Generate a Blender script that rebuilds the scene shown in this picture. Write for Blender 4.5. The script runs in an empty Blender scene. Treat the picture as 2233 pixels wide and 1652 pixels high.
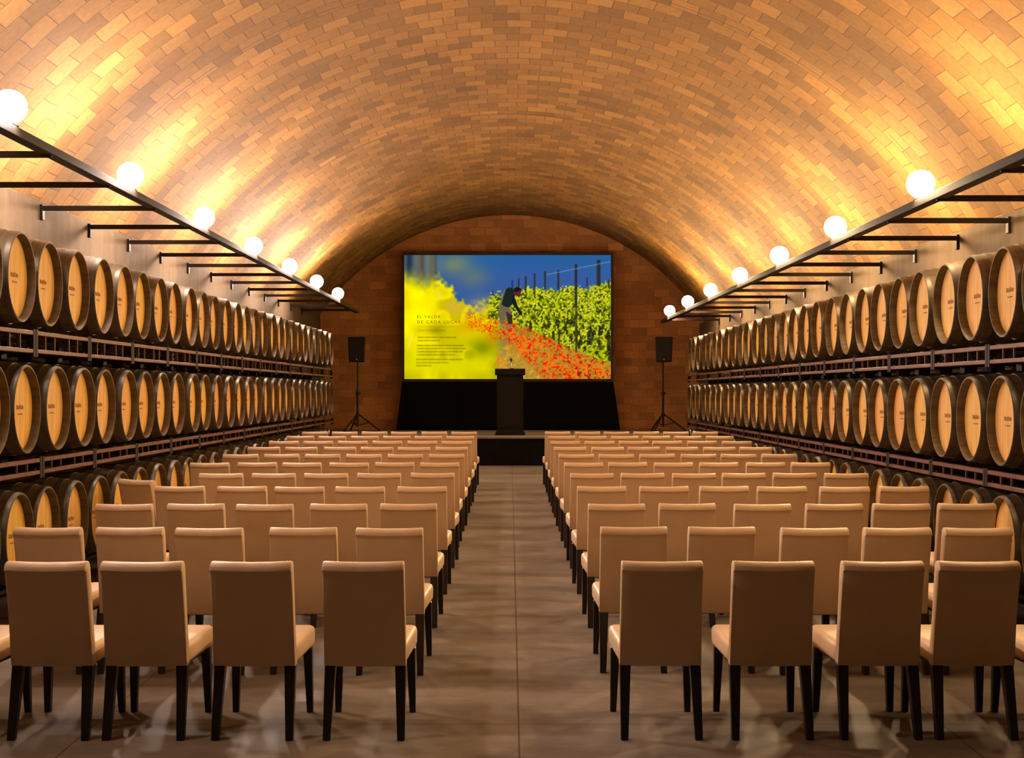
import bpy, bmesh, math, random
import numpy as np
from mathutils import Vector, Matrix

random.seed(7)
S = bpy.context.scene
COL = S.collection
PI = math.pi

# ------------------------------------------------------------------ layout constants
F = 2800.0                 # focal length in pixels of the 2233 px wide frame
EYE = 1.902                # camera height; the camera looks along +Y
SLOPE = 0.01464            # the cellar floor climbs gently towards the stage
EXPOSURE = 0.0
def floor_z(y): return SLOPE * (y - 7.02) - 0.02
def Z(h): return EYE + h   # height measured from eye level

# ------------------------------------------------------------------ helpers
def link(o, parent=None):
    COL.objects.link(o)
    if parent is not None: o.parent = parent
    return o

def obj(name, bm, mat, parent=None, smooth=False, angle=None):
    me = bpy.data.meshes.new(name)
    bmesh.ops.recalc_face_normals(bm, faces=bm.faces)
    bm.to_mesh(me); bm.free()
    if mat is not None: me.materials.append(mat)
    if smooth:
        for p in me.polygons: p.use_smooth = True
        if angle is not None: me.set_sharp_from_angle(angle=math.radians(angle))
    return link(bpy.data.objects.new(name, me), parent)

def thing(name, label, cat, loc=(0, 0, 0), rotz=0.0, group=None):
    o = link(bpy.data.objects.new(name, None))
    o.location = loc; o.rotation_euler = (0, 0, rotz); o.empty_display_size = 0.2
    o['label'] = label; o['category'] = cat
    if group: o['group'] = group
    return o

def tag(o, label, cat, group=None):
    o['label'] = label; o['category'] = cat
    if group: o['group'] = group
    return o

def struct(o):
    o['kind'] = 'structure'
    return o

def dup(root, loc, rotz, label, group):
    r = root.copy(); COL.objects.link(r); r.location = loc; r.rotation_euler = (0, 0, rotz)
    r['label'] = label; r['group'] = group
    for ch in list(root.children):
        c = ch.copy(); COL.objects.link(c); c.parent = r
        for g in list(ch.children):
            d = g.copy(); COL.objects.link(d); d.parent = c
    return r

def BM(): return bmesh.new()

def add_box(bm, x0, x1, y0, y1, z0, z1, bevel=0.0, seg=2):
    vs = [bm.verts.new(p) for p in ((x0,y0,z0),(x1,y0,z0),(x1,y1,z0),(x0,y1,z0),(x0,y0,z1),(x1,y0,z1),(x1,y1,z1),(x0,y1,z1))]
    fs = [bm.faces.new([vs[i] for i in q]) for q in ((0,3,2,1),(4,5,6,7),(0,1,5,4),(1,2,6,5),(2,3,7,6),(3,0,4,7))]
    if bevel > 0:
        es = list({e for f in fs for e in f.edges})
        bmesh.ops.bevel(bm, geom=es, offset=bevel, segments=seg, affect='EDGES', profile=0.5)
    return vs

def add_hexa(bm, bottom, top, bevel=0.0, seg=2):
    vs = [bm.verts.new(p) for p in list(bottom) + list(top)]
    fs = [bm.faces.new([vs[i] for i in q]) for q in ((0,3,2,1),(4,5,6,7),(0,1,5,4),(1,2,6,5),(2,3,7,6),(3,0,4,7))]
    if bevel > 0:
        es = list({e for f in fs for e in f.edges})
        bmesh.ops.bevel(bm, geom=es, offset=bevel, segments=seg, affect='EDGES', profile=0.5)

def add_tube(bm, p0, p1, r0, r1=None, n=12):
    r1 = r0 if r1 is None else r1
    p0, p1 = Vector(p0), Vector(p1)
    d = (p1 - p0).normalized()
    a = d.orthogonal().normalized(); b = d.cross(a)
    A = [bm.verts.new(p0 + (a*math.cos(t) + b*math.sin(t))*r0) for t in (2*PI*i/n for i in range(n))]
    B = [bm.verts.new(p1 + (a*math.cos(t) + b*math.sin(t))*r1) for t in (2*PI*i/n for i in range(n))]
    for i in range(n):
        j = (i+1) % n
        bm.faces.new((A[i], A[j], B[j], B[i]))
    bm.faces.new(A[::-1]); bm.faces.new(B)

def add_lathe_x(bm, prof, n=32, sy=1.0, cz=0.0, close=False):
    """prof = [(x, r)...] turned around the local x axis, squeezed by sy along y, lifted by cz."""
    rings = []
    for x, r in prof:
        if r < 1e-6: rings.append([bm.verts.new((x, 0, cz))])
        else: rings.append([bm.verts.new((x, math.cos(2*PI*i/n)*r*sy, cz + math.sin(2*PI*i/n)*r)) for i in range(n)])
    pairs = list(zip(rings, rings[1:]))
    if close: pairs.append((rings[-1], rings[0]))
    for A, B in pairs:
        for i in range(n):
            j = (i+1) % n
            if len(A) == 1 and len(B) == 1: continue
            if len(A) == 1: bm.faces.new((A[0], B[j], B[i]))
            elif len(B) == 1: bm.faces.new((A[i], A[j], B[0]))
            else: bm.faces.new((A[i], A[j], B[j], B[i]))

def add_sphere(bm, c, r, u=20, v=12, sz=1.0):
    m = Matrix.Translation(c) @ Matrix.Diagonal((r, r, r*sz, 1))
    bmesh.ops.create_uvsphere(bm, u_segments=u, v_segments=v, radius=1.0, matrix=m)

# ------------------------------------------------------------------ materials
def srgb(r, g, b):
    f = lambda c: c/12.92 if c <= 0.04045 else ((c+0.055)/1.055)**2.4
    return (f(r/255), f(g/255), f(b/255), 1.0)

class NT:
    def __init__(s, name):
        s.m = bpy.data.materials.new(name); s.m.use_nodes = True
        s.t = s.m.node_tree; s.n = s.t.nodes
        s.b = s.n['Principled BSDF']; s.out = s.n['Material Output']
    def add(s, kind, **kw):
        n = s.n.new(kind)
        for k, v in kw.items(): setattr(n, k, v)
        return n
    def l(s, a, b): s.t.links.new(a, b)
    def coord(s, which='Object'): return s.add('ShaderNodeTexCoord').outputs[which]
    def mapping(s, vec, scale=(1,1,1), rot=(0,0,0), loc=(0,0,0)):
        m = s.add('ShaderNodeMapping'); s.l(vec, m.inputs[0])
        m.inputs['Scale'].default_value = scale; m.inputs['Rotation'].default_value = rot; m.inputs['Location'].default_value = loc
        return m.outputs[0]
    def noise(s, vec, scale, detail=4.0, rough=0.55):
        n = s.add('ShaderNodeTexNoise'); s.l(vec, n.inputs['Vector'])
        n.inputs['Scale'].default_value = scale; n.inputs['Detail'].default_value = detail; n.inputs['Roughness'].default_value = rough
        return n.outputs['Fac']
    def ramp(s, fac, stops):
        r = s.add('ShaderNodeValToRGB'); s.l(fac, r.inputs[0])
        e = r.color_ramp.elements
        while len(e) < len(stops): e.new(0.5)
        for el, (p, c) in zip(e, stops): el.position = p; el.color = c
        return r.outputs[0]
    def mix(s, fac, a, b, mode='MIX'):
        m = s.add('ShaderNodeMix', data_type='RGBA', blend_type=mode)
        for sock, v in ((m.inputs['Factor'], fac), (m.inputs['A'], a), (m.inputs['B'], b)):
            pass
        ins = [i for i in m.inputs if i.enabled]
        for sock, v in zip((m.inputs[0], m.inputs[6], m.inputs[7]), (fac, a, b)):
            if hasattr(v, 'links') or hasattr(v, 'is_linked'): s.l(v, sock)
            else: sock.default_value = v
        return m.outputs[2]
    def math(s, op, a, b=None, clamp=False):
        m = s.add('ShaderNodeMath', operation=op, use_clamp=clamp)
        for sock, v in zip(m.inputs, (a, b)):
            if v is None: continue
            if hasattr(v, 'is_linked'): s.l(v, sock)
            else: sock.default_value = v
        return m.outputs[0]
    def base(s, c):
        if hasattr(c, 'is_linked'): s.l(c, s.b.inputs['Base Color'])
        else: s.b.inputs['Base Color'].default_value = c
    def bump(s, h, strength=0.3, dist=0.01):
        b = s.add('ShaderNodeBump'); s.l(h, b.inputs['Height'])
        b.inputs['Strength'].default_value = strength; b.inputs['Distance'].default_value = dist
        s.l(b.outputs[0], s.b.inputs['Normal'])
    def set(s, rough=0.5, metal=0.0, spec=0.5):
        s.b.inputs['Roughness'].default_value = rough; s.b.inputs['Metallic'].default_value = metal
        s.b.inputs['Specular IOR Level'].default_value = spec
        return s.m

def plain(name, c, rough=0.5, metal=0.0, spec=0.5, var=0.12, scale=6.0):
    t = NT(name)
    f = t.noise(t.coord(), scale)
    lo = tuple(v*(1-var) for v in c[:3]) + (1,); hi = tuple(min(1, v*(1+var)) for v in c[:3]) + (1,)
    t.base(t.ramp(f, ((0.3, lo), (0.7, hi))))
    return t.set(rough, metal, spec)

def brick_mat(name, c1, c2, mortar, bw, bh, joints=(), rough=0.85, msize=0.007):
    t = NT(name)
    uv = t.coord('UV')
    w = t.add('ShaderNodeTexNoise'); t.l(uv, w.inputs['Vector']); w.inputs['Scale'].default_value = 1.3; w.inputs['Detail'].default_value = 2
    wob = t.add('ShaderNodeVectorMath', operation='MULTIPLY_ADD'); t.l(w.outputs['Color'], wob.inputs[0]); wob.inputs[1].default_value = (0.075, 0.075, 0); t.l(uv, wob.inputs[2])
    vec = wob.outputs[0]
    def brick(loc, ca, cb, mo):
        b = t.add('ShaderNodeTexBrick'); b.offset = 0.5
        t.l(t.mapping(vec, loc=loc), b.inputs['Vector'])
        b.inputs['Color1'].default_value = ca; b.inputs['Color2'].default_value = cb; b.inputs['Mortar'].default_value = mo
        b.inputs['Scale'].default_value = 1.0; b.inputs['Mortar Size'].default_value = msize; b.inputs['Mortar Smooth'].default_value = 0.3
        b.inputs['Brick Width'].default_value = bw; b.inputs['Row Height'].default_value = bh; b.inputs['Bias'].default_value = 0.0
        return b
    b1 = brick((0, 0, 0), c1, c2, mortar)
    # a second draw of the same bond, shifted by whole bricks, gives each brick another random tint
    b2 = brick((bw*7, bh*12, 0), (0.72, 0.72, 0.72, 1), (1.22, 1.17, 1.05, 1), (1, 1, 1, 1))
    col = t.mix(1.0, b1.outputs['Color'], b2.outputs['Color'], 'MULTIPLY')
    big = t.noise(uv, 0.45, 3)
    col = t.mix(1.0, col, t.ramp(big, ((0.3, (0.82, 0.80, 0.76, 1)), (0.7, (1.12, 1.1, 1.06, 1)))), 'MULTIPLY')
    fine = t.noise(uv, 16, 5)
    col = t.mix(0.5, col, t.ramp(fine, ((0.3, (0.7, 0.66, 0.6, 1)), (0.72, (1.15, 1.15, 1.15, 1)))), 'MULTIPLY')
    if joints:
        sep = t.add('ShaderNodeSeparateXYZ'); t.l(vec, sep.inputs[0])
        tot = None
        for v, wd in joints:
            d = t.math('ABSOLUTE', t.math('SUBTRACT', sep.outputs[1], v))
            k = t.math('LESS_THAN', d, wd)
            tot = k if tot is None else t.math('MAXIMUM', tot, k)
        mask = t.math('GREATER_THAN', t.noise(uv, 0.6, 2), 0.44)
        col = t.mix(t.math('MULTIPLY', tot, mask), col, (0.10, 0.05, 0.02, 1))
    t.base(col)
    t.bump(b1.outputs['Fac'], -0.35, 0.012)
    return t.set(rough, 0, 0.2)

M = {}
M['vault'] = brick_mat('vault_brick', (0.262, 0.139, 0.038, 1), (0.200, 0.099, 0.024, 1), (0.120, 0.056, 0.017, 1), 0.31, 0.30, joints=((21.25, 0.022), (17.7, 0.012), (14.3, 0.010), (25.0, 0.012)))
M['endwall'] = brick_mat('end_wall_brick', (0.56, 0.285, 0.120, 1), (0.47, 0.235, 0.098, 1), (0.38, 0.185, 0.08, 1), 0.40, 0.20, msize=0.006)

def side_wall_mat():
    t = NT('beige_plaster')
    o = t.coord()
    n1 = t.noise(t.mapping(o, scale=(1, 3.0, 0.3)), 2.0, 4)
    n2 = t.noise(o, 9, 5)
    c = t.ramp(n1, ((0.3, (0.095, 0.063, 0.037, 1)), (0.7, (0.13, 0.092, 0.056, 1))))
    t.base(t.mix(0.3, c, t.ramp(n2, ((0.35, (0.6, 0.55, 0.5, 1)), (0.65, (1, 1, 1, 1)))), 'MULTIPLY'))
    t.bump(n2, 0.2, 0.01)
    return t.set(0.9, 0, 0.2)
M['sidewall'] = side_wall_mat()

def floor_mat():
    t = NT('mottled_concrete_floor')
    o = t.coord()
    st = t.mapping(o, scale=(0.55, 1.5, 1))
    n1 = t.noise(st, 1.3, 6, 0.62)
    n2 = t.noise(o, 0.5, 3)
    n3 = t.noise(o, 7, 6, 0.7)
    c = t.ramp(n1, ((0.30, (0.115, 0.093, 0.072, 1)), (0.47, (0.19, 0.160, 0.128, 1)), (0.60, (0.25, 0.213, 0.175, 1)), (0.75, (0.21, 0.157, 0.107, 1))))
    c = t.mix(0.6, c, t.ramp(n2, ((0.35, (0.75, 0.70, 0.62, 1)), (0.65, (1.1, 1.1, 1.12, 1)))), 'MULTIPLY')
    c = t.mix(0.5, c, t.ramp(n3, ((0.3, (0.65, 0.62, 0.6, 1)), (0.7, (1.15, 1.15, 1.15, 1)))), 'MULTIPLY')
    b = t.add('ShaderNodeTexBrick'); b.offset = 0.0
    t.l(t.mapping(o, loc=(2.39, 0.4, 0)), b.inputs['Vector'])
    b.inputs['Scale'].default_value = 1.0; b.inputs['Brick Width'].default_value = 2.44; b.inputs['Row Height'].default_value = 2.6
    b.inputs['Mortar Size'].default_value = 0.007; b.inputs['Mortar Smooth'].default_value = 0.4
    t.base(t.mix(t.math('MULTIPLY', b.outputs['Fac'], 0.8), c, (0.05, 0.035, 0.025, 1)))
    t.l(t.ramp(n1, ((0.3, (0.42,)*3 + (1,)), (0.7, (0.6,)*3 + (1,)))), t.b.inputs['Roughness'])
    t.bump(n3, 0.08, 0.01)
    m = t.m; t.b.inputs['Specular IOR Level'].default_value = 0.18
    return m
M['floor'] = floor_mat()

def fabric_mat():
    t = NT('cream_upholstery')
    o = t.coord()
    n = t.noise(o, 3.5, 3)
    info = t.add('ShaderNodeObjectInfo')
    c = t.ramp(n, ((0.3, (0.64, 0.475, 0.295, 1)), (0.7, (0.71, 0.535, 0.34, 1))))
    c = t.mix(info.outputs['Random'], c, t.mix(1.0, c, (0.92, 0.90, 0.88, 1), 'MULTIPLY'))
    t.base(c)
    w = t.noise(o, 260, 2)
    t.bump(w, 0.12, 0.002)
    return t.set(0.48, 0, 0.5)
M['fabric'] = fabric_mat()
M['darkwood'] = plain('espresso_wood', (0.016, 0.011, 0.009, 1), 0.38, 0, 0.4, 0.3, 12)

def stave_mat():
    t = NT('oak_staves')
    o = t.coord()
    n = t.noise(t.mapping(o, scale=(0.6, 9, 9)), 3.0, 5)
    g = t.noise(o, 3.2, 4)
    c = t.ramp(n, ((0.3, (0.095, 0.066, 0.030, 1)), (0.7, (0.175, 0.122, 0.058, 1))))
    c = t.mix(0.7, c, t.ramp(g, ((0.35, (0.62, 0.62, 0.6, 1)), (0.65, (1.1, 1.08, 1.0, 1)))), 'MULTIPLY')
    t.base(c); t.bump(n, 0.15, 0.005)
    return t.set(0.55, 0, 0.35)
M['stave'] = stave_mat()

def head_mat():
    t = NT('oak_barrel_head')
    o = t.coord()
    info = t.add('ShaderNodeObjectInfo')
    n = t.noise(t.mapping(o, scale=(1, 14, 1.2)), 3.0, 5)
    tone = t.ramp(info.outputs['Random'], ((0.0, (0.90, 0.58, 0.14, 1)), (0.35, (0.90, 0.60, 0.20, 1)), (0.7, (0.88, 0.51, 0.16, 1)), (1.0, (0.90, 0.60, 0.10, 1))))
    c = t.mix(0.6, tone, t.ramp(n, ((0.3, (0.72, 0.66, 0.56, 1)), (0.7, (1.12, 1.1, 1.05, 1)))), 'MULTIPLY')
    sep = t.add('ShaderNodeSeparateXYZ'); t.l(o, sep.inputs[0])
    # joints between the boards of the head
    fr = t.math('ABSOLUTE', t.math('SUBTRACT', t.math('FRACT', t.math('MULTIPLY', sep.outputs[1], 9.0)), 0.5))
    c = t.mix(t.math('MULTIPLY', t.math('GREATER_THAN', fr, 0.475), 0.45), c, (0.20, 0.10, 0.03, 1))
    t.base(c)
    return t.set(0.6, 0, 0.3)
M['head'] = head_mat()
M['stamp'] = plain('burnt_stamp', (0.34, 0.19, 0.06, 1), 0.8, 0, 0.2)
M['hoop'] = plain('dull_galvanised_steel', (0.13, 0.112, 0.085, 1), 0.42, 0.5, 0.5, 0.25, 10)
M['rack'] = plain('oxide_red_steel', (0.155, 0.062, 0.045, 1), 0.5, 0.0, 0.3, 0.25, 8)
M['rackdark'] = plain('dark_steel_and_shade', (0.018, 0.009, 0.008, 1), 0.6, 0.0, 0.2, 0.25, 8)
M['rail'] = plain('black_brown_steel', (0.016, 0.010, 0.008, 1), 0.6, 0.0, 0.2, 0.2, 8)
M['black'] = plain('black_laminate', (0.0035, 0.003, 0.0025, 1), 0.75, 0, 0.08, 0.2, 3)
M['blackcloth'] = plain('black_stage_cloth', (0.006, 0.006, 0.005, 1), 0.9, 0, 0.1, 0.3, 3)
M['lectern'] = plain('dark_brown_laminate', (0.0105, 0.0085, 0.006, 1), 0.65, 0, 0.15, 0.2, 3)
M['deck'] = plain('grey_stage_carpet', (0.23, 0.19, 0.165, 1), 0.9, 0, 0.2, 0.15, 20)
M['plastic'] = plain('black_plastic', (0.010, 0.012, 0.013, 1), 0.5, 0, 0.4, 0.2, 6)
M['grille'] = plain('perforated_black_grille', (0.014, 0.018, 0.019, 1), 0.55, 0.3, 0.4, 0.3, 60)
M['frame'] = plain('brown_black_frame', (0.030, 0.018, 0.014, 1), 0.5, 0, 0.4)
M['chrome'] = plain('brushed_metal', (0.55, 0.55, 0.55, 1), 0.3, 0.9, 0.5, 0.1)
M['paper'] = plain('white_paper', (0.8, 0.78, 0.72, 1), 0.8, 0, 0.2, 0.03)

def glow(name, c, strength):
    t = NT(name)
    t.b.inputs['Base Color'].default_value = (0.8, 0.8, 0.8, 1)
    t.b.inputs['Emission Color'].default_value = c
    t.b.inputs['Emission Strength'].default_value = strength
    return t.set(0.4)
M['bulb'] = glow('warm_white_bulb_glass', (1.0, 0.77, 0.63, 1), 900.0)
M['bulb_amber'] = glow('amber_bulb_glass', (1.0, 0.69, 0.37, 1), 820.0)

# ------------------------------------------------------------------ the setting
X_W = 4.93
R_V, C_V = 6.0, -1.42
Y0, Y1 = -12.0, 33.4

bm = BM()
v = [bm.verts.new(p) for p in ((-6, Y0, floor_z(Y0)), (6, Y0, floor_z(Y0)), (6, Y1+0.3, floor_z(Y1+0.3)), (-6, Y1+0.3, floor_z(Y1+0.3)))]
top = bm.faces.new(v)
r = bmesh.ops.extrude_face_region(bm, geom=[top])
bmesh.ops.translate(bm, verts=[e for e in r['geom'] if isinstance(e, bmesh.types.BMVert)], vec=(0, 0, -0.3))
struct(obj('floor', bm, M['floor']))

def wall(name, x0, x1, ztop):
    bm = BM(); add_box(bm, x0, x1, Y0, Y1+0.3, -0.4, ztop)
    return struct(obj(name, bm, M['sidewall']))
wall('wall_left', -X_W-0.4, -X_W, Z(1.99))
wall('wall_right', X_W, X_W+0.4, Z(1.76))

# barrel vault with real thickness; UV = (arc length, distance)
bm = BM(); uvl = bm.loops.layers.uv.new('UVMap')
amax = math.asin(5.27/R_V); n = 96
A = [amax*(2*i/n-1) for i in range(n+1)]
ys = [Y0 + (Y1 + 0.3 - Y0)*j/8 for j in range(9)]
def ring(rad): return [[bm.verts.new((math.sin(a)*rad, y, Z(C_V) + math.cos(a)*rad)) for a in A] for y in ys]
inn, out = ring(R_V), ring(R_V+0.3)
for j in range(8):
    for i in range(n):
        for g, flip in ((inn, 1), (out, 0)):
            q = (g[j][i], g[j][i+1], g[j+1][i+1], g[j+1][i])
            uv = ((A[i]*R_V, ys[j]), (A[i+1]*R_V, ys[j]), (A[i+1]*R_V, ys[j+1]), (A[i]*R_V, ys[j+1]))
            f = bm.faces.new(q)
            for lp, c in zip(f.loops, uv): lp[uvl].uv = c
    for i in (0, n):
        bm.faces.new((inn[j][i], inn[j+1][i], out[j+1][i], out[j][i]))
for j in (0, 8):
    for i in range(n):
        bm.faces.new((inn[j][i], inn[j][i+1], out[j][i+1], out[j][i]))
struct(obj('ceiling', bm, M['vault'], smooth=True, angle=40))

def end_wall(name, y0, y1, mat):
    bm = BM(); uvl = bm.loops.layers.uv.new('UVMap')
    add_box(bm, -5.6, 5.6, y0, y1, -0.5, Z(4.85))
    for f in bm.faces:
        for lp in f.loops: lp[uvl].uv = (lp.vert.co.x, lp.vert.co.z)
    return struct(obj(name, bm, mat))
end_wall('wall_back', Y1, Y1+0.3, M['endwall'])
end_wall('wall_front', Y0-0.3, Y0, M['sidewall'])

# ------------------------------------------------------------------ chairs
def make_chair(label, group):
    t = thing('dining_chair', label, 'chair', group=group)
    bm = BM()        # origin: on the floor below the top of the back; the chair faces +Y
    prof = [(0.115,0.40), (0.062,0.67), (0.010,0.925), (0.007,0.940), (-0.006,0.945), (-0.004,0.962), (0.010,0.980), (0.035,0.990), (0.062,0.988), (0.082,0.972),
            (0.092,0.945), (0.138,0.67), (0.185,0.40), (0.180,0.393), (0.120,0.393)]
    cy, cz = 0.09, 0.69; rows = []
    for x, k in ((-0.2235, 0.0), (-0.222, 0.6), (-0.216, 1.0), (-0.11, 1.0), (0.0, 1.0), (0.11, 1.0), (0.216, 1.0), (0.222, 0.6), (0.2235, 0.0)):
        ring = []
        for y, z in prof:       # the ends of the roll are drawn in a little, the middle of the top sags slightly
            ins = 0.007*(1-k)
            yy_ = y + (ins if y < 0.075 + (0.69-z)*0.12 else -ins); zz_ = z - ins*(1 if z > 0.9 else -1 if z < 0.41 else 0)
            if z > 0.93: zz_ -= 0.007*(1-(x/0.2235)**2)
            ring.append(bm.verts.new((x*(1.0 if z > 0.5 else 1.012), yy_, zz_)))
        rows.append(ring)
    m_ = len(prof)
    for A_, B_ in zip(rows, rows[1:]):
        for i in range(m_): bm.faces.new((A_[i], A_[(i+1) % m_], B_[(i+1) % m_], B_[i]))
    bm.faces.new(rows[0]); bm.faces.new(rows[-1][::-1])
    obj('backrest', bm, M['fabric'], t, True, 60)
    bm = BM()
    add_hexa(bm, ((-0.228,0.16,0.395),(0.228,0.16,0.395),(0.247,0.70,0.395),(-0.247,0.70,0.395)),
                 ((-0.226,0.13,0.515),(0.226,0.13,0.515),(0.250,0.705,0.525),(-0.250,0.705,0.525)), 0.035, 4)
    obj('seat', bm, M['fabric'], t, True, 60)
    bm = BM(); add_hexa(bm, ((-0.18,0.22,0.372),(0.18,0.22,0.372),(0.215,0.66,0.372),(-0.215,0.66,0.372)),
                            ((-0.18,0.22,0.405),(0.18,0.22,0.405),(0.215,0.66,0.405),(-0.215,0.66,0.405)), 0.004, 1)
    obj('seat_frame', bm, M['darkwood'], t)
    for sx in (-1, 1):
        for (xt, yt, xb, yb, wt, wb, zt) in ((0.195, 0.145, 0.205, 0.06, 0.030, 0.021, 0.40), (0.212, 0.63, 0.222, 0.655, 0.027, 0.018, 0.40)):
            bm = BM()
            b = [(sx*xb + dx*wb, yb + dy*wb, 0.0) for dx, dy in ((-1,-1),(1,-1),(1,1),(-1,1))]
            u = [(sx*xt + dx*wt, yt + dy*wt, zt) for dx, dy in ((-1,-1),(1,-1),(1,1),(-1,1))]
            add_hexa(bm, b, u, 0.004, 1)
            obj('leg', bm, M['darkwood'], t)
    return t

ORD = ['', 'first', 'second', 'third', 'fourth', 'fifth', 'sixth', 'seventh', 'eighth', 'ninth', 'tenth', 'eleventh', 'twelfth',
       'thirteenth', 'fourteenth', 'fifteenth', 'sixteenth', 'seventeenth', 'eighteenth', 'nineteenth', 'twentieth', 'twenty-first',
       'twenty-second', 'twenty-third', 'twenty-fourth', 'twenty-fifth', 'twenty-sixth', 'twenty-seventh', 'twenty-eighth', 'twenty-ninth']
ROWS = {
    1: ([-0.805, -1.42, -2.02, -2.545, -3.10], [0.837, 1.449, 2.05, 2.576, 3.12]),
    2: ([-0.805, -1.384, -2.01, -2.55, -3.10], [0.833, 1.424, 2.037, 2.594, 3.127]),
    3: ([-0.803, -1.357, -1.936, -2.49, -3.05], [0.843, 1.407, 1.997, 2.569, 3.104, 3.63]),
    4: ([-0.80, -1.365, -1.916, -2.45, -3.02], [0.839, 1.407, 1.96, 2.483, 3.047, 3.60]),
    5: ([-0.80, -1.352, -1.896, -2.44, -2.98], [0.846, 1.371, 1.90, 2.42, 2.95, 3.475]),
    6: ([-0.81, -1.335, -1.855, -2.40, -2.92, -3.46], [0.85, 1.363, 1.89, 2.414, 2.96, 3.48]),
}
for rr in range(7, 12):
    ROWS[rr] = ([-0.81 - 0.525*i + 0.005*math.sin(rr*3+i*5) for i in range(6)], [0.84 + 0.52*i + 0.005*math.sin(rr*2+i*4) for i in range(6)])
chair0 = None
for row in range(1, 12):
    y = 7.02 + 1.555*(row-1)
    for side, xs in zip(('left', 'right'), ROWS[row]):
        for i, x in enumerate(xs):
            yy = y + (random.uniform(-0.035, 0.035) if row > 1 else (0.01 if side == 'right' else 0.0))
            rz = random.uniform(-0.012, 0.012)
            place = 'beside the aisle' if i == 0 else f'{ORD[i+1]} from the aisle'
            lab = f'cream chair {place}, {ORD[row]} row from the camera, {side} block'
            grp = f'cream upholstered chairs, {side} block'
            if chair0 is None:
                chair0 = make_chair(lab, grp); c = chair0
                c.location = (x, yy, floor_z(yy)); c.rotation_euler = (0, 0, rz)
            else:
                c = dup(chair0, (x, yy, floor_z(yy)), rz, lab, grp)
yy = 12.42
dup(chair0, (-3.64, yy, floor_z(yy)), -0.55, 'cream chair turned askew in front of the barrels behind the fourth row', 'cream upholstered chairs, left block')

# ------------------------------------------------------------------ barrels
L_B, R_B, R_E, SQ = 0.95, 0.40, 0.355, 0.832
def r_at(x): return R_B - (R_B - R_E)*(abs(x)/(L_B/2))**2.1
def make_barrel(label, group):
    t = thing('wine_barrel', label, 'barrel', group=group)
    h = L_B/2
    xs = [-h + L_B*i/14 for i in range(15)]
    bm = BM()
    prof = [(-h+0.05, 0.0), (-h+0.05, 0.335), (-h, 0.34)] + [(x, r_at(x)) for x in xs] + [(h, 0.344), (h-0.072, 0.338)]
    add_lathe_x(bm, prof, 36, SQ, R_B)
    obj('barrel_body', bm, M['stave'], t, True, 35)
    bm = BM()
    add_lathe_x(bm, [(h-0.092, 0.0), (h-0.092, 0.337), (h-0.069, 0.337), (h-0.067, 0.31), (h-0.065, 0.0)], 36, SQ, R_B)
    hd = obj('barrel_head', bm, M['head'], t, True, 35)
    # burnt maker's mark in the middle of the head
    bm = BM()
    for (y0, y1, z0, z1) in ((-0.075, -0.05, 0.0, 0.035), (-0.04, -0.012, -0.002, 0.03), (-0.004, 0.02, 0.0, 0.038), (0.03, 0.07, 0.0, 0.03), (-0.05, 0.05, -0.045, -0.035)):
        add_box(bm, h-0.067, h-0.0635, y0, y1, R_B+z0, R_B+z1)
    obj('stamp', bm, M['stamp'], hd)
    for (x0, x1) in ((h-0.042, h-0.004), (h-0.145, h-0.105), (h-0.29, h-0.25), (-h+0.25, -h+0.29)):
        bm = BM()
        pr = [(x0, r_at(x0)-0.002), (x0, r_at(x0)+0.004), (x1, r_at(x1)+0.004), (x1, r_at(x1)-0.002)]
        add_lathe_x(bm, pr, 36, SQ, R_B, close=True)
        obj('hoop', bm, M['hoop'], t, True, 35)
    return t

X_R = 3.90
PITCH = 0.683
TIERS = {   # (first barrel Y, barrel bottom height relative to eye)
    ('left', 'top'): (10.27, 0.515), ('left', 'middle'): (10.42, -0.545), ('left', 'bottom'): (10.22, -1.565),
    ('right', 'top'): (10.20, 0.39), ('right', 'middle'): (10.25, -0.635), ('right', 'bottom'): (10.20, -1.59),
}
barrel0 = None
for (side, tier), (yb, hb) in TIERS.items():
    sgn = -1 if side == 'left' else 1
    for k in range(-1, 27):
        y = yb + PITCH*k + random.uniform(-0.003, 0.003)
        x = sgn*(X_R + L_B/2 + random.uniform(-0.012, 0.02))
        rz = (0 if side == 'left' else PI) + random.uniform(-0.006, 0.006)
        lab = f'oak barrel {ORD[k+2]} from the camera end, {tier} tier, {side} wall'
        grp = f'oak barrels in the {tier} tier along the {side} wall'
        if barrel0 is None:
            barrel0 = make_barrel(lab, grp); b = barrel0
            b.location = (x, y, Z(hb)); b.rotation_euler = (0, 0, rz)
        else:
            dup(barrel0, (x, y, Z(hb)), rz, lab, grp)

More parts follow.
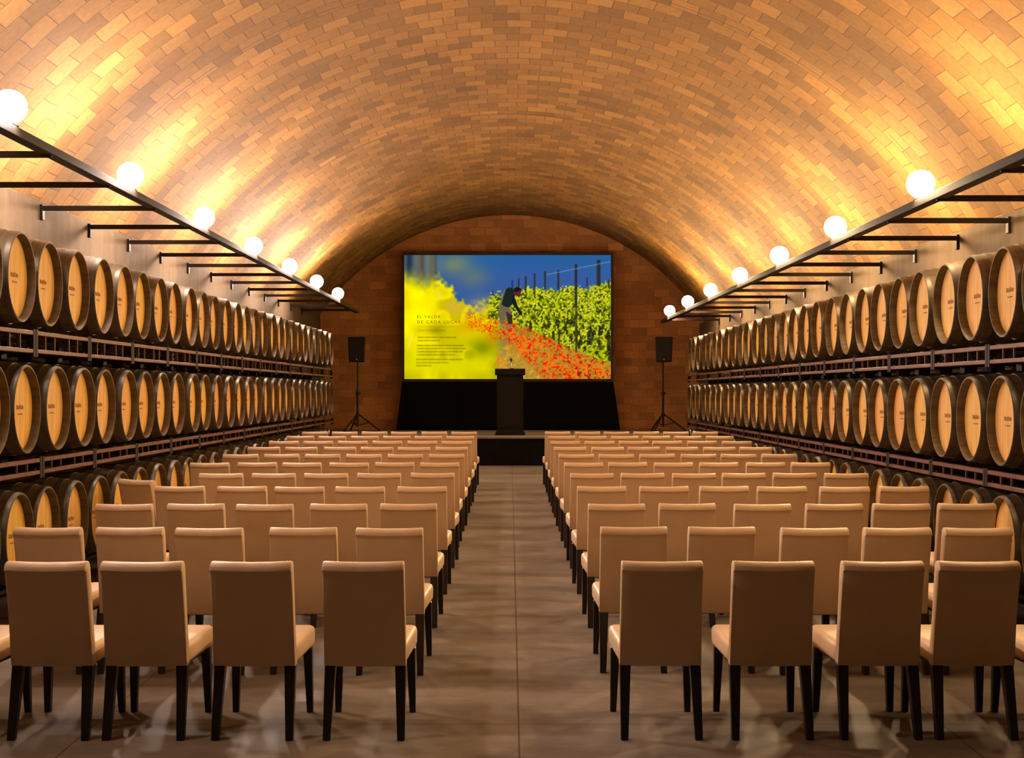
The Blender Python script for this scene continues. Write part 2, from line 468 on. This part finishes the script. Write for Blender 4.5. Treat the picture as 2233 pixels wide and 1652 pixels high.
# ------------------------------------------------------------------ two-barrel steel racks
U2 = 2*PITCH
def rack_parts(t, h_top, h_bot, saddle):
    """local frame: x along the barrel axis (front at +x), y along the wall, z = 0 at the bottom rail's underside"""
    T = h_top - h_bot
    for xf, mt in ((0.43, M['rack']), (-0.32, M['rackdark'])):  # rear rails coloured dark to stand in for the shade inside the rack
        for nm, z0, z1 in (('top_rail', T-0.036, T), ('bottom_rail', 0.0, 0.034)):
            bm = BM(); add_box(bm, xf-0.025, xf+0.025, -U2/2+0.03, U2/2-0.03, z0, z1, 0.004, 1)
            obj(nm, bm, mt, t)
        for ys_ in ((-0.40, -0.18, 0.18, 0.40) if xf > 0 else ()):
            bm = BM(); add_box(bm, xf-0.008, xf+0.008, ys_-0.007, ys_+0.007, 0.034, T-0.036)
            obj('strut', bm, mt, t)
        for sy_ in (-1, 1):
            bm = BM(); yc = sy_*(U2/2-0.028)
            add_box(bm, xf-0.028, xf+0.028, yc-0.024, yc+0.024, -saddle*0.5, T+0.012, 0.004, 1)
            obj('post', bm, M['rackdark'], t)
    for sy_ in (-1, 1):
        bm = BM(); add_box(bm, -0.32, 0.43, sy_*0.60-0.02, sy_*0.60+0.02, 0.01, 0.05)
        obj('cross_bar', bm, M['rackdark'], t)
        bm = BM(); yc = sy_*PITCH/2
        add_box(bm, -0.06, 0.06, yc-0.06, yc+0.06, -saddle, 0.006); add_box(bm, -0.32, 0.43, yc-0.02, yc+0.02, 0.004, 0.03)
        obj('saddle', bm, M['rackdark'], t)

RACKS = {('left', 'upper'): (10.27, 0.50, 0.315, 0.065), ('left', 'middle'): (10.42, -0.555, -0.69, 0.070),
         ('right', 'upper'): (10.20, 0.375, 0.225, 0.055), ('right', 'middle'): (10.25, -0.645, -0.780, 0.008)}
for (side, lev), (yb, ht, hbt, sd) in RACKS.items():
    sgn = -1 if side == 'left' else 1
    first = None
    for u in range(14):
        y = yb - PITCH/2 + U2*u
        lab = f'red-brown steel rack {ORD[u+1]} from the camera end, {lev} level, {side} wall'
        grp = f'steel barrel racks of the {lev} level along the {side} wall'
        loc = (sgn*(X_R + L_B/2), y, Z(hbt)); rz = 0 if side == 'left' else PI
        if first is None:
            first = thing('barrel_rack', lab, 'rack', loc, rz, grp); rack_parts(first, ht, hbt, sd)
        else: dup(first, loc, rz, lab, grp)
# low skids under the bottom tier, their feet cut to the sloping floor
for side, yb, hb in (('left', 10.22, -1.565), ('right', 10.20, -1.59)):
    sgn = -1 if side == 'left' else 1
    for u in range(14):
        y = yb - PITCH/2 + U2*u
        t = thing('barrel_skid', f'low steel skid {ORD[u+1]} from the camera end under the bottom barrels, {side} wall', 'skid',
                  (sgn*(X_R + L_B/2), y, floor_z(y)), 0 if side == 'left' else PI, f'low skids under the bottom barrels, {side} wall')
        g = max(Z(hb) - floor_z(y), 0.035)
        for xf in (0.36, -0.36):
            bm = BM(); add_box(bm, xf-0.025, xf+0.025, -U2/2+0.03, U2/2-0.03, g-0.03, g); obj('rail', bm, M['rackdark'], t)
            for sy_ in (-1, 1):
                bm = BM(); yc = sy_*(U2/2-0.08); add_box(bm, xf-0.025, xf+0.025, yc-0.025, yc+0.025, -0.01, g-0.028); obj('foot', bm, M['rackdark'], t)

# ------------------------------------------------------------------ lighting rails and lamps
X_L = 3.75
def rail(side, hb, yfirst, step):
    sgn = -1 if side == 'left' else 1
    t = thing('lighting_rail', f'dark steel rail on brackets carrying lamps above the barrels, {side} wall', 'rail', (sgn*X_L, 0, Z(hb)))
    bm = BM(); add_box(bm, -0.05, 0.05, -4.0, 31.5, -0.005, 0.07, 0.006, 1)
    obj('rail_beam', bm, M['rail'], t)
    y = yfirst - step*9
    while y < 31.4:
        if y > 7.5:
            w = X_W - X_L
            bm = BM(); add_box(bm, min(-0.03*sgn, w*sgn), max(-0.03*sgn, w*sgn), y-0.022, y+0.022, -0.022, 0.028, 0.003, 1)
            br = obj('bracket', bm, M['rail'], t)
            bm = BM(); add_box(bm, min((w-0.03)*sgn, w*sgn), max((w-0.03)*sgn, w*sgn), y-0.035, y+0.035, -0.12, 0.04, 0.003, 1)
            obj('wall_plate', bm, M['rail'], br)
        y += step
rail('left', 1.92, 10.43, 1.533)
rail('right', 1.68, 9.74, 1.46)

def make_lamp(label, group, glass):
    t = thing('floodlight', label, 'lamp', group=group)
    bm = BM(); add_box(bm, -0.05, 0.05, -0.06, 0.06, 0.0, 0.012, 0.003, 1); add_tube(bm, (0, 0, 0.01), (0, 0, 0.02), 0.018)
    obj('base', bm, M['rail'], t)
    bm = BM(); add_tube(bm, (0, 0, 0.010), (0, 0, 0.035), 0.035, 0.05, 20)
    obj('socket', bm, M['rail'], t, True, 40)
    bm = BM(); add_sphere(bm, (0, 0, 0.142), 0.125, 24, 16)
    obj('bulb', bm, glass, t, True)
    bm = BM()      # half-round reflector added on the stage side to keep light off the chair backs
    rings = []
    for a in (0.08, 0.31, 0.54, 0.77, 1.0):
        ang = a*PI/2; rr = 0.130*math.cos(ang); yy_ = 0.130*math.sin(ang)
        rings.append([bm.verts.new((math.cos(2*PI*i/24)*max(rr, 0.004), 0.004 + yy_, 0.142 + math.sin(2*PI*i/24)*max(rr, 0.004))) for i in range(24)])
    for a_, b_ in zip(rings, rings[1:]):
        for i in range(24): bm.faces.new((a_[i], a_[(i+1) % 24], b_[(i+1) % 24], b_[i]))
    bm.faces.new(rings[-1])
    bmesh.ops.solidify(bm, geom=bm.faces[:], thickness=-0.004)
    obj('shield', bm, M['rail'], t, True, 60)
    return t
for side, yf, st, hb in (('left', 9.62, 3.06, 1.92), ('right', 11.72, 3.07, 1.68)):
    sgn = -1 if side == 'left' else 1; lamp0 = None
    yy = [yf + st*k for k in range(-1, 7)]
    for k, y in enumerate(yy):
        lab = f'glowing lamp {ORD[max(k, 0)]} from the camera end of the rail, {side} wall'
        if k == 0: lab = f'glowing lamp on the {side} rail just outside the frame, above the first rows'  # out of view, added to brighten the front chairs
        loc = (sgn*X_L, y, Z(hb) + 0.07)
        grp = f'lamps on the rail along the {side} wall'
        if lamp0 is None:
            lamp0 = make_lamp(lab, grp, M['bulb'] if side == 'left' else M['bulb_amber']); lamp0.location = loc
        else: dup(lamp0, loc, 0, lab, grp)

# ------------------------------------------------------------------ stage
ZS = Z(-0.9975)
t = thing('stage', 'low black stage with grey carpeted deck at the end of the aisle', 'stage', (0, 27.93, floor_z(27.93)))
z0 = floor_z(27.93); hs = ZS - z0
def t_outline(g=0.0):
    return [(-3.55+g, 0+g), (3.55-g, 0+g), (3.55-g, 0.75), (4.85-g, 0.75), (4.85-g, Y1-27.96), (-4.85+g, Y1-27.96), (-4.85+g, 0.75), (-3.55+g, 0.75)]
def prism(pts, za, zb):
    bm = BM()
    lo = [bm.verts.new((x, y, za)) for x, y in pts]; hi = [bm.verts.new((x, y, zb)) for x, y in pts]
    bm.faces.new(lo[::-1]); bm.faces.new(hi)
    for i in range(len(pts)):
        j = (i+1) % len(pts); bm.faces.new((lo[i], lo[j], hi[j], hi[i]))
    return bm
obj('deck', prism(t_outline(), hs-0.03, hs), M['deck'], t)
obj('skirt', prism(t_outline(0.02), 0.0, hs-0.03), M['blackcloth'], t)

# lectern with a gooseneck microphone and papers
YL = 29.2
t = thing('lectern', 'tall dark brown lectern standing at the front of the stage', 'lectern', (0.004, YL, ZS))
bm = BM(); add_box(bm, -0.34, 0.34, -0.02, 0.50, 0.0, 0.06, 0.006, 1); add_hexa(bm, ((-0.335,-0.015,0.06),(0.335,-0.015,0.06),(0.335,0.49,0.06),(-0.335,0.49,0.06)), ((-0.30,0.02,0.12),(0.30,0.02,0.12),(0.30,0.46,0.12),(-0.30,0.46,0.12)))
obj('plinth', bm, M['lectern'], t)
bm = BM(); add_box(bm, -0.30, 0.30, 0.02, 0.46, 0.11, 1.40, 0.008, 2); add_box(bm, -0.26, 0.26, 0.008, 0.03, 0.18, 1.32, 0.004, 1)
obj('column', bm, M['lectern'], t)
bm = BM(); add_hexa(bm, ((-0.345,-0.03,1.37),(0.345,-0.03,1.37),(0.345,0.50,1.37),(-0.345,0.50,1.37)), ((-0.345,-0.03,1.515),(0.345,-0.03,1.515),(0.345,0.50,1.44),(-0.345,0.50,1.44)), 0.008, 2)
obj('reading_top', bm, M['lectern'], t)
t = thing('microphone', 'small gooseneck microphone on top of the lectern', 'microphone', (0.04, YL+0.10, ZS+1.507))
bm = BM(); add_tube(bm, (0, 0, 0), (0, 0, 0.02), 0.045, 0.035); obj('base', bm, M['plastic'], t)
bm = BM(); add_tube(bm, (0, 0, 0.02), (-0.01, 0.01, 0.14), 0.011); add_tube(bm, (-0.01, 0.01, 0.14), (-0.012, 0.05, 0.19), 0.011); obj('gooseneck', bm, M['chrome'], t)
bm = BM(); add_sphere(bm, (-0.012, 0.06, 0.21), 0.03, 14, 10, 1.3); obj('windscreen', bm, M['plastic'], t, True)
# loudspeakers on tripods
def speaker_stand(x, side):
    t = thing('speaker_stand', f'black tripod speaker stand on the stage, {side} of the screen', 'stand', (x, 32.2, ZS), 0, 'tripod speaker stands')
    bm = BM(); add_tube(bm, (0, 0, 0.12), (0, 0, 0.95), 0.026); obj('outer_pole', bm, M['plastic'], t, True, 40)
    bm = BM(); add_tube(bm, (0, 0, 0.95), (0, 0, 1.718), 0.019); obj('inner_pole', bm, M['plastic'], t, True, 40)
    bm = BM(); add_tube(bm, (0, 0, 0.90), (0, 0, 0.99), 0.042); add_tube(bm, (0, 0, 0.95), (0.08, 0, 0.95), 0.014); obj('clamp', bm, M['plastic'], t, True, 40)
    bm = BM(); add_tube(bm, (0, 0, 0.36), (0, 0, 0.46), 0.042); obj('collar', bm, M['plastic'], t, True, 40)
    for a in (-0.12, 2.0, 4.2):
        bm = BM(); e = Vector((math.cos(a)*0.56, math.sin(a)*0.56, 0.022))
        add_tube(bm, (math.cos(a)*0.03, math.sin(a)*0.03, 0.42), e, 0.018)
        add_tube(bm, (0, 0, 0.14), Vector((math.cos(a)*0.28, math.sin(a)*0.28, 0.22)), 0.011)
        lg = obj('leg', bm, M['plastic'], t, True, 40)
        bm = BM(); add_sphere(bm, e, 0.026, 10, 8, 0.8); obj('rubber_foot', bm, M['plastic'], lg, True)
    s = thing('loudspeaker', f'black loudspeaker on a tripod stand, {side} of the screen', 'loudspeaker', (x, 32.2, ZS+1.72), 0.0, 'loudspeakers on tripods')
    bm = BM(); add_hexa(bm, ((-0.20,-0.19,0.01),(0.20,-0.19,0.01),(0.13,0.19,0.01),(-0.13,0.19,0.01)), ((-0.225,-0.20,0.64),(0.225,-0.20,0.64),(0.15,0.19,0.64),(-0.15,0.19,0.64)), 0.02, 3)
    obj('cabinet', bm, M['plastic'], s, True, 40)
    bm = BM(); add_hexa(bm, ((-0.18,-0.205,0.04),(0.18,-0.205,0.04),(0.18,-0.18,0.04),(-0.18,-0.18,0.04)), ((-0.20,-0.215,0.61),(0.20,-0.215,0.61),(0.20,-0.19,0.61),(-0.20,-0.19,0.61)), 0.006, 1)
    obj('grille', bm, M['grille'], s)
    bm = BM(); add_box(bm, -0.015, 0.015, -0.212, -0.205, 0.06, 0.09); obj('badge', bm, M['chrome'], s)
    bm = BM(); add_tube(bm, (0, 0, 0.0), (0, 0, 0.012), 0.03); obj('pole_socket', bm, M['plastic'], s)
speaker_stand(-3.82, 'left')
speaker_stand(3.84, 'right')

# ------------------------------------------------------------------ screen and the cloth-covered base under it
YP = 33.1
SX0, SX1, SZ0, SZ1 = -2.720, 2.600, Z(0.319), Z(3.51)
FX0, FX1, FZ0, FZ1 = -2.775, 2.665, Z(0.248), Z(3.575)
t = thing('screen_base', 'black flared cabinet standing on the stage under the screen', 'cabinet', (0, YP, ZS))
hb = FZ0 - ZS
bm = BM(); add_hexa(bm, ((-2.93,-0.06,0.0),(2.84,-0.06,0.0),(2.84,0.25,0.0),(-2.93,0.25,0.0)), ((FX0,-0.03,hb),(FX1,-0.03,hb),(FX1,0.25,hb),(FX0,0.25,hb)), 0.01, 1)
obj('carcass', bm, M['black'], t)
for i in range(4):
    w = 5.2/4; x0 = -2.64 + i*w
    bm = BM(); add_hexa(bm, ((x0,-0.075,0.05),(x0+w-0.03,-0.075,0.05),(x0+w-0.03,-0.04,0.05),(x0,-0.04,0.05)), ((x0,-0.048,hb-0.1),(x0+w-0.03,-0.048,hb-0.1),(x0+w-0.03,-0.02,hb-0.1),(x0,-0.02,hb-0.1)), 0.004, 1)
    obj('panel', bm, M['black'], t)

t = thing('projection_screen', 'large glowing screen showing a vineyard worker among red poppies', 'screen', (0, YP, FZ0))
H = FZ1 - FZ0
bm = BM()
fo = [(FX0, 0.0), (FX1, 0.0), (FX1, H), (FX0, H)]
fi = [(SX0, SZ0-FZ0), (SX1, SZ0-FZ0), (SX1, SZ1-FZ0), (SX0, SZ1-FZ0)]
lay = [[bm.verts.new((x, y, z)) for x, z in pts] for pts in (fo, fi) for y in (-0.06, 0.20)]
fo_f, fo_b, fi_f, fi_b = lay
for i in range(4):
    j = (i+1) % 4
    bm.faces.new((fo_f[i], fo_f[j], fi_f[j], fi_f[i])); bm.faces.new((fo_f[i], fo_b[i], fo_b[j], fo_f[j]))
    bm.faces.new((fi_f[i], fi_f[j], fi_b[j], fi_b[i])); bm.faces.new((fo_b[i], fi_b[i], fi_b[j], fo_b[j]))
obj('frame', bm, M['frame'], t)
bm = BM(); add_box(bm, SX0-0.02, SX1+0.02, 0.0, 0.16, SZ0-FZ0-0.02, SZ1-FZ0+0.02); obj('screen_housing', bm, M['plastic'], t)

# the picture shown on the screen, drawn as a colour attribute on the screen's own surface
PW, PH = 380, 228
px = np.tile(np.linspace(60, 2145, PW), (PH, 1)); py = np.tile(np.linspace(75, 1325, PH)[:, None], (1, PW))
rng = np.random.default_rng(5)
def smooth_noise(cx, cy):
    g = rng.random((cy+2, cx+2))
    xs = np.linspace(0, cx-1e-3, PW); ys = np.linspace(0, cy-1e-3, PH)
    xi = xs.astype(int); yi = ys.astype(int); fx = (xs-xi)[None, :]; fy = (ys-yi)[:, None]
    fx = fx*fx*(3-2*fx); fy = fy*fy*(3-2*fy)
    a = g[yi][:, xi]; b = g[yi][:, xi+1]; c = g[yi+1][:, xi]; d = g[yi+1][:, xi+1]
    return (a*(1-fx)+b*fx)*(1-fy) + (c*(1-fx)+d*fx)*fy
def sm(a, b, x): 
    q = np.clip((x-a)/(b-a), 0, 1); return q*q*(3-2*q)
img = np.zeros((PH, PW, 3))
def over(col, m):
    global img
    c = np.asarray(col, float)
    if c.ndim == 1: c = c[None, None, :]
    img = img*(1-m[..., None]) + c*m[..., None]
def lerp(a, b, f): return np.asarray(a, float)[None, None]*(1-f[..., None]) + np.asarray(b, float)[None, None]*f[..., None]
n1, n2, n3, n4, n5 = smooth_noise(16, 10), smooth_noise(60, 36), smooth_noise(120, 72), smooth_noise(190, 114), smooth_noise(90, 24)
# sky and haze
img = lerp((44, 96, 150), (58, 92, 152), sm(75, 330, py)); over((66, 96, 140), 0.5*sm(330, 640, py))
over((122, 134, 98), 0.85*np.exp(-((px-570)/170)**2 - ((py-170)/110)**2)); over((104, 118, 112), 0.75*np.exp(-((px-760)/160)**2 - ((py-300)/110)**2))
over((118, 126, 130), 0.7*sm(480, 330, px)*sm(420, 200, py))
for x0, w, c, a, yb in ((110, 45, (28, 44, 62), 0.9, 300), (185, 35, (98, 96, 84), 0.7, 330), (240, 30, (84, 68, 44), 0.8, 330), (330, 30, (104, 92, 48), 0.7, 350), (375, 22, (70, 76, 66), 0.6, 330)):
    over(c, a*np.exp(-((px-x0)/w)**2)*sm(yb+40, yb-60, py))
# blurred yellow foreground
edge = np.interp(px[0], [60, 180, 330, 420, 530, 600, 700, 800, 900], [290, 330, 350, 330, 400, 540, 610, 620, 560])[None, :] + (n2-0.5)*(60 + 70*sm(250, 450, px))
soft = 55 + 75*sm(430, 300, px)
fg = sm(0, 1, (py-edge+soft)/(2*soft))*sm(1180, 900, px)
ycol = lerp((238, 222, 0), (214, 204, 0), sm(800, 1150, py)); ycol = ycol*(0.86+0.28*n1[..., None])
over(np.clip(ycol, 0, 255), fg)
over((238, 222, 120), 0.55*fg*sm(0.55, 0.8, n2)*sm(230, 420, px)*sm(720, 450, py)); over((150, 140, 4), 0.55*fg*sm(0.55, 0.85, n1)*sm(260, 480, px))
over((214, 168, 88), 0.7*fg*np.exp(-((px-560)/110)**2 - ((py-610)/80)**2)); over((205, 175, 110), 0.6*np.exp(-((px-830)/120)**2 - ((py-600)/90)**2)*(0.5+n3))
over((120, 132, 4), 0.85*np.exp(-((px-850)/130)**2 - ((py-1010)/90)**2)); over((128, 116, 6), 0.6*np.exp(-((px-380)/90)**2 - ((py-830)/60)**2))
over((216, 150, 20), 0.6*np.exp(-((px-720)/140)**2 - ((py-790)/80)**2)); over((176, 120, 16), 0.6*np.exp(-((px-960)/110)**2 - ((py-900)/90)**2))
over((250, 226, 110), 0.8*np.exp(-(((px-118) + (py-950)*0.28)/16)**2 - ((py-940)/100)**2))
# orange grass right of the foreground
gr = sm(960, 1120, px + (n2-0.5)*160)*sm(700, 830, py)
over(lerp((196, 140, 60), (150, 132, 40), n3), gr); over((232, 150, 40), 0.6*gr*sm(0.5, 0.75, n2)); over((206, 196, 120), 0.5*gr*sm(0.68, 0.8, n4))
# vines
vt = np.interp(px[0], [880, 1000, 1300, 1600, 1760, 1900, 2145], [500, 470, 415, 420, 400, 420, 350])[None, :] + (n3-0.5)*90
vb = np.interp(px[0], [880, 1150, 1400, 1650, 1900, 2145], [720, 760, 880, 1000, 1080, 1180])[None, :] + (n2-0.5)*80
vm = sm(-12, 12, py-vt)*sm(20, -20, py-vb)*sm(880, 960, px + (n2-0.5)*60)
over(lerp((138, 152, 14), (206, 206, 22), n2), vm); over((74, 92, 8), 0.9*vm*sm(0.46, 0.62, n3)); over((44, 58, 14), 0.85*vm*sm(0.56, 0.72, n2*0.5+n3*0.5)); over((232, 226, 40), 0.75*vm*sm(0.60, 0.76, n4)); over((30, 32, 20), 0.85*vm*sm(0.55, 0.72, n5)*sm(560, 760, py))
over((232, 232, 200), 0.8*vm*sm(0.80, 0.88, rng.random((PH, PW))*0.55 + n4*0.45))
# posts and wires
for x0, w, ya, yb in ((955, 8, 440, 480), (1150, 7, 330, 480), (1215, 8, 310, 500), (1285, 9, 285, 460), (1375, 9, 262, 480), (1480, 9, 235, 420), (1615, 10, 225, 420), (1905, 7, 300, 390), (2125, 8, 320, 400), (1620, 7, 820, 980)):
    over((46, 46, 44), 0.9*sm(w+4, w-3, np.abs(px-x0))*(py > ya)*(py < yb))
over((40, 40, 38), 0.92*sm(17, 9, np.abs(px-1793))*(py > 165)*(py < 600)); over((60, 58, 30), 0.75*sm(16, 8, np.abs(px-1795))*(py >= 600)*(py < 1060))
over((42, 46, 42), 0.95*sm(24, 14, np.abs(px-2022))*(py > 120)*(py < 385)); over((40, 34, 20), 0.7*sm(18, 10, np.abs(px-2035))*(py > 930)*(py < 1030)); over((34, 26, 20), 0.8*sm(24, 14, np.abs(px-2125))*(py > 880)*(py < 1040))
over((150, 176, 196), 0.5*sm(7, 2, np.abs(py-(272-(px-1500)*0.205)))*(px > 1500))
# poppies
rt = np.interp(px[0], [680, 780, 900, 1100, 1400, 1700, 2145], [660, 650, 720, 740, 850, 1010, 1200])[None, :]
rb = np.interp(px[0], [680, 900, 1100, 1300, 1500, 2145], [780, 850, 930, 1130, 1330, 1400])[None, :]
band = sm(-30, 40, py-rt)*sm(60, -40, py-rb)*sm(660, 730, px)
dots = sm(0.50, 0.62, n4*0.55 + n3*0.45 + 0.10*sm(1400, 2100, px) - 0.05)
over((226, 66, 14), band*dots*0.85); over((246, 22, 4), band*sm(0.56, 0.64, n3*0.6+n4*0.4)*0.95*sm(800, 1000, px)); over((110, 112, 20), 0.7*band*sm(0.56, 0.7, n4)*sm(0.5, 0.4, n3)); over((120, 20, 8), 0.7*band*sm(0.70, 0.8, n3)*sm(1500, 1800, px))
over((236, 110, 24), 0.5*band*sm(0.55, 0.7, n2))
over((240, 120, 20), 0.8*sm(14, 6, np.abs((px-1010)-(1110-py)*0.45))*(py > 1080)*(py < 1190))
# the worker bending over the vines
def poly(pts, col, a=1.0):
    m = np.zeros((PH, PW), bool); k = len(pts)
    for i in range(k):
        x1, y1 = pts[i]; x2, y2 = pts[(i+1) % k]
        if y1 == y2: continue
        m ^= ((y1 > py) != (y2 > py)) & (px < (x2-x1)*(py-y1)/(y2-y1)+x1)
    over(col, a*m)
poly([(1020,560),(1075,560),(1120,600),(1150,690),(1150,770),(1110,770),(1075,690),(1062,770),(1030,770),(1010,660)], (112, 98, 74))
poly([(1085,640),(1150,680),(1150,770),(1108,770)], (58, 46, 32))
poly([(1050,470),(1075,425),(1120,398),(1175,420),(1178,480),(1170,545),(1120,605),(1060,590),(1030,560)], (26, 36, 34))
poly([(1150,480),(1185,520),(1205,590),(1245,650),(1255,690),(1225,670),(1180,610),(1145,560)], (22, 26, 32))
poly([(1165,425),(1185,396),(1225,400),(1245,435),(1230,480),(1195,492),(1170,465)], (96, 40, 34))
poly([(1165,425),(1185,396),(1225,400),(1245,430),(1215,440),(1180,450)], (30, 18, 18))
poly([(1050,470),(1072,425),(1085,428),(1062,490),(1045,560),(1022,560)], (150, 140, 120), 0.6)
# the small running text of the slide, too small to read: worn dark rules on the yellow
for yy_, x0, x1, a in ((795, 190, 640, 0.10), (835, 190, 480, 0.18), (905, 190, 585, 0.42), (937, 190, 420, 0.40), (987, 185, 655, 0.45), (1018, 185, 685, 0.42), (1049, 185, 650, 0.42), (1080, 185, 570, 0.40), (1128, 180, 650, 0.42), (1160, 180, 510, 0.36), (1190, 180, 335, 0.42)):
    words_ = 0.75 + 0.25*(np.sin(px*0.09 + yy_) > -0.6)
    over((96, 84, 0), a*sm(11, 4, np.abs(py-yy_))*(px > x0)*(px < x1)*words_)
img = np.clip(img/255.0, 0, 1)
grey = img.mean(-1, keepdims=True)
img = np.clip(grey + (img-grey)*1.12, 0, 1)
lin = np.where(img <= 0.04045, img/12.92, ((img+0.055)/1.055)**2.4)

me = bpy.data.meshes.new('picture')
gx = np.linspace(SX0, SX1, PW); gz = np.linspace(SZ1, SZ0, PH) - FZ0
co = np.zeros((PH, PW, 3)); co[..., 0] = gx[None, :]; co[..., 2] = gz[:, None]; co[..., 1] = -0.004
idx = np.arange(PH*PW).reshape(PH, PW)
quads = np.stack([idx[1:, :-1], idx[1:, 1:], idx[:-1, 1:], idx[:-1, :-1]], -1).reshape(-1, 4)
me.from_pydata(co.reshape(-1, 3).tolist(), [], quads.tolist())
at = me.color_attributes.new('picture_colour', 'FLOAT_COLOR', 'POINT')
rgba = np.ones((PH*PW, 4), np.float32); rgba[:, :3] = lin.reshape(-1, 3)
at.data.foreach_set('color', rgba.ravel())
nt = NT('screen_picture')
va = nt.add('ShaderNodeVertexColor', layer_name='picture_colour')
nt.base((0.0, 0.0, 0.0, 1)); nt.l(va.outputs[0], nt.b.inputs['Emission Color']); nt.b.inputs['Emission Strength'].default_value = 1.0/2**EXPOSURE
nt.set(0.7, 0, 0.05); me.materials.append(nt.m)
link(bpy.data.objects.new('picture', me), t)

tm = NT('slide_lettering'); tm.base((0.02, 0.02, 0, 1)); tm.b.inputs['Emission Color'].default_value = srgb(96, 86, 4); tm.b.inputs['Emission Strength'].default_value = 1.0/2**EXPOSURE; tm.set(0.8, 0, 0.05)
def lettering(txt, zx, zy, hgt, width):
    cu = bpy.data.curves.new('tmp', 'FONT'); cu.body = txt; cu.size = 1.0; cu.space_character = 1.35; cu.extrude = 0.004
    tmp = bpy.data.objects.new('tmp', cu); COL.objects.link(tmp); bpy.context.view_layer.update()
    m_ = bpy.data.meshes.new_from_object(tmp.evaluated_get(bpy.context.evaluated_depsgraph_get()))
    bpy.data.objects.remove(tmp); bpy.data.curves.remove(cu)
    c = np.array([v_.co[:] for v_ in m_.vertices]); c[:, 0] -= c[:, 0].min(); c[:, 1] -= c[:, 1].min()
    sx_ = width/c[:, 0].max(); sy_ = hgt/c[:, 1].max()
    X = lambda z_: SX0 + (z_-60)/(2145-60)*(SX1-SX0)
    Zz = lambda z_: SZ1 - FZ0 - (z_-75)/(1325-75)*(SZ1-SZ0)
    for v_, q in zip(m_.vertices, c): v_.co = (X(zx) + q[0]*sx_, -0.012 + q[2]*0.3, Zz(zy) + q[1]*sy_)
    m_.materials.clear(); m_.materials.append(tm.m); m_.name = 'slide_text'
    link(bpy.data.objects.new('slide_text', m_), t)
UN = (SX1-SX0)/(2145-60)
lettering('EL VALOR', 190, 712, 30*UN, 235*UN)
lettering('DE CADA LUGAR', 190, 764, 30*UN, 440*UN)

# ------------------------------------------------------------------ camera and render look
cam = bpy.data.cameras.new('camera'); co_ = link(bpy.data.objects.new('camera', cam))
cam.sensor_fit = 'HORIZONTAL'; cam.sensor_width = 36.0; cam.lens = 36.0*F/2233.0
cam.shift_x = 4.5/2233.0; cam.shift_y = 27.0/2233.0
cam.clip_end = 200
co_.location = (0, 0, EYE); co_.rotation_euler = (PI/2, 0, 0)
S.camera = co_
S.cycles.max_bounces = 6; S.cycles.glossy_bounces = 2; S.cycles.transmission_bounces = 2
w = bpy.data.worlds.new('dim_cellar_air'); w.use_nodes = True; S.world = w
w.node_tree.nodes['Background'].inputs[0].default_value = (0.02, 0.012, 0.006, 1); w.node_tree.nodes['Background'].inputs[1].default_value = 0.2
vs = S.view_settings
S.display_settings.display_device = 'sRGB'
vs.view_transform = 'Standard'; vs.look = 'None'; vs.exposure = EXPOSURE; vs.gamma = 1.0; vs.use_curve_mapping = False
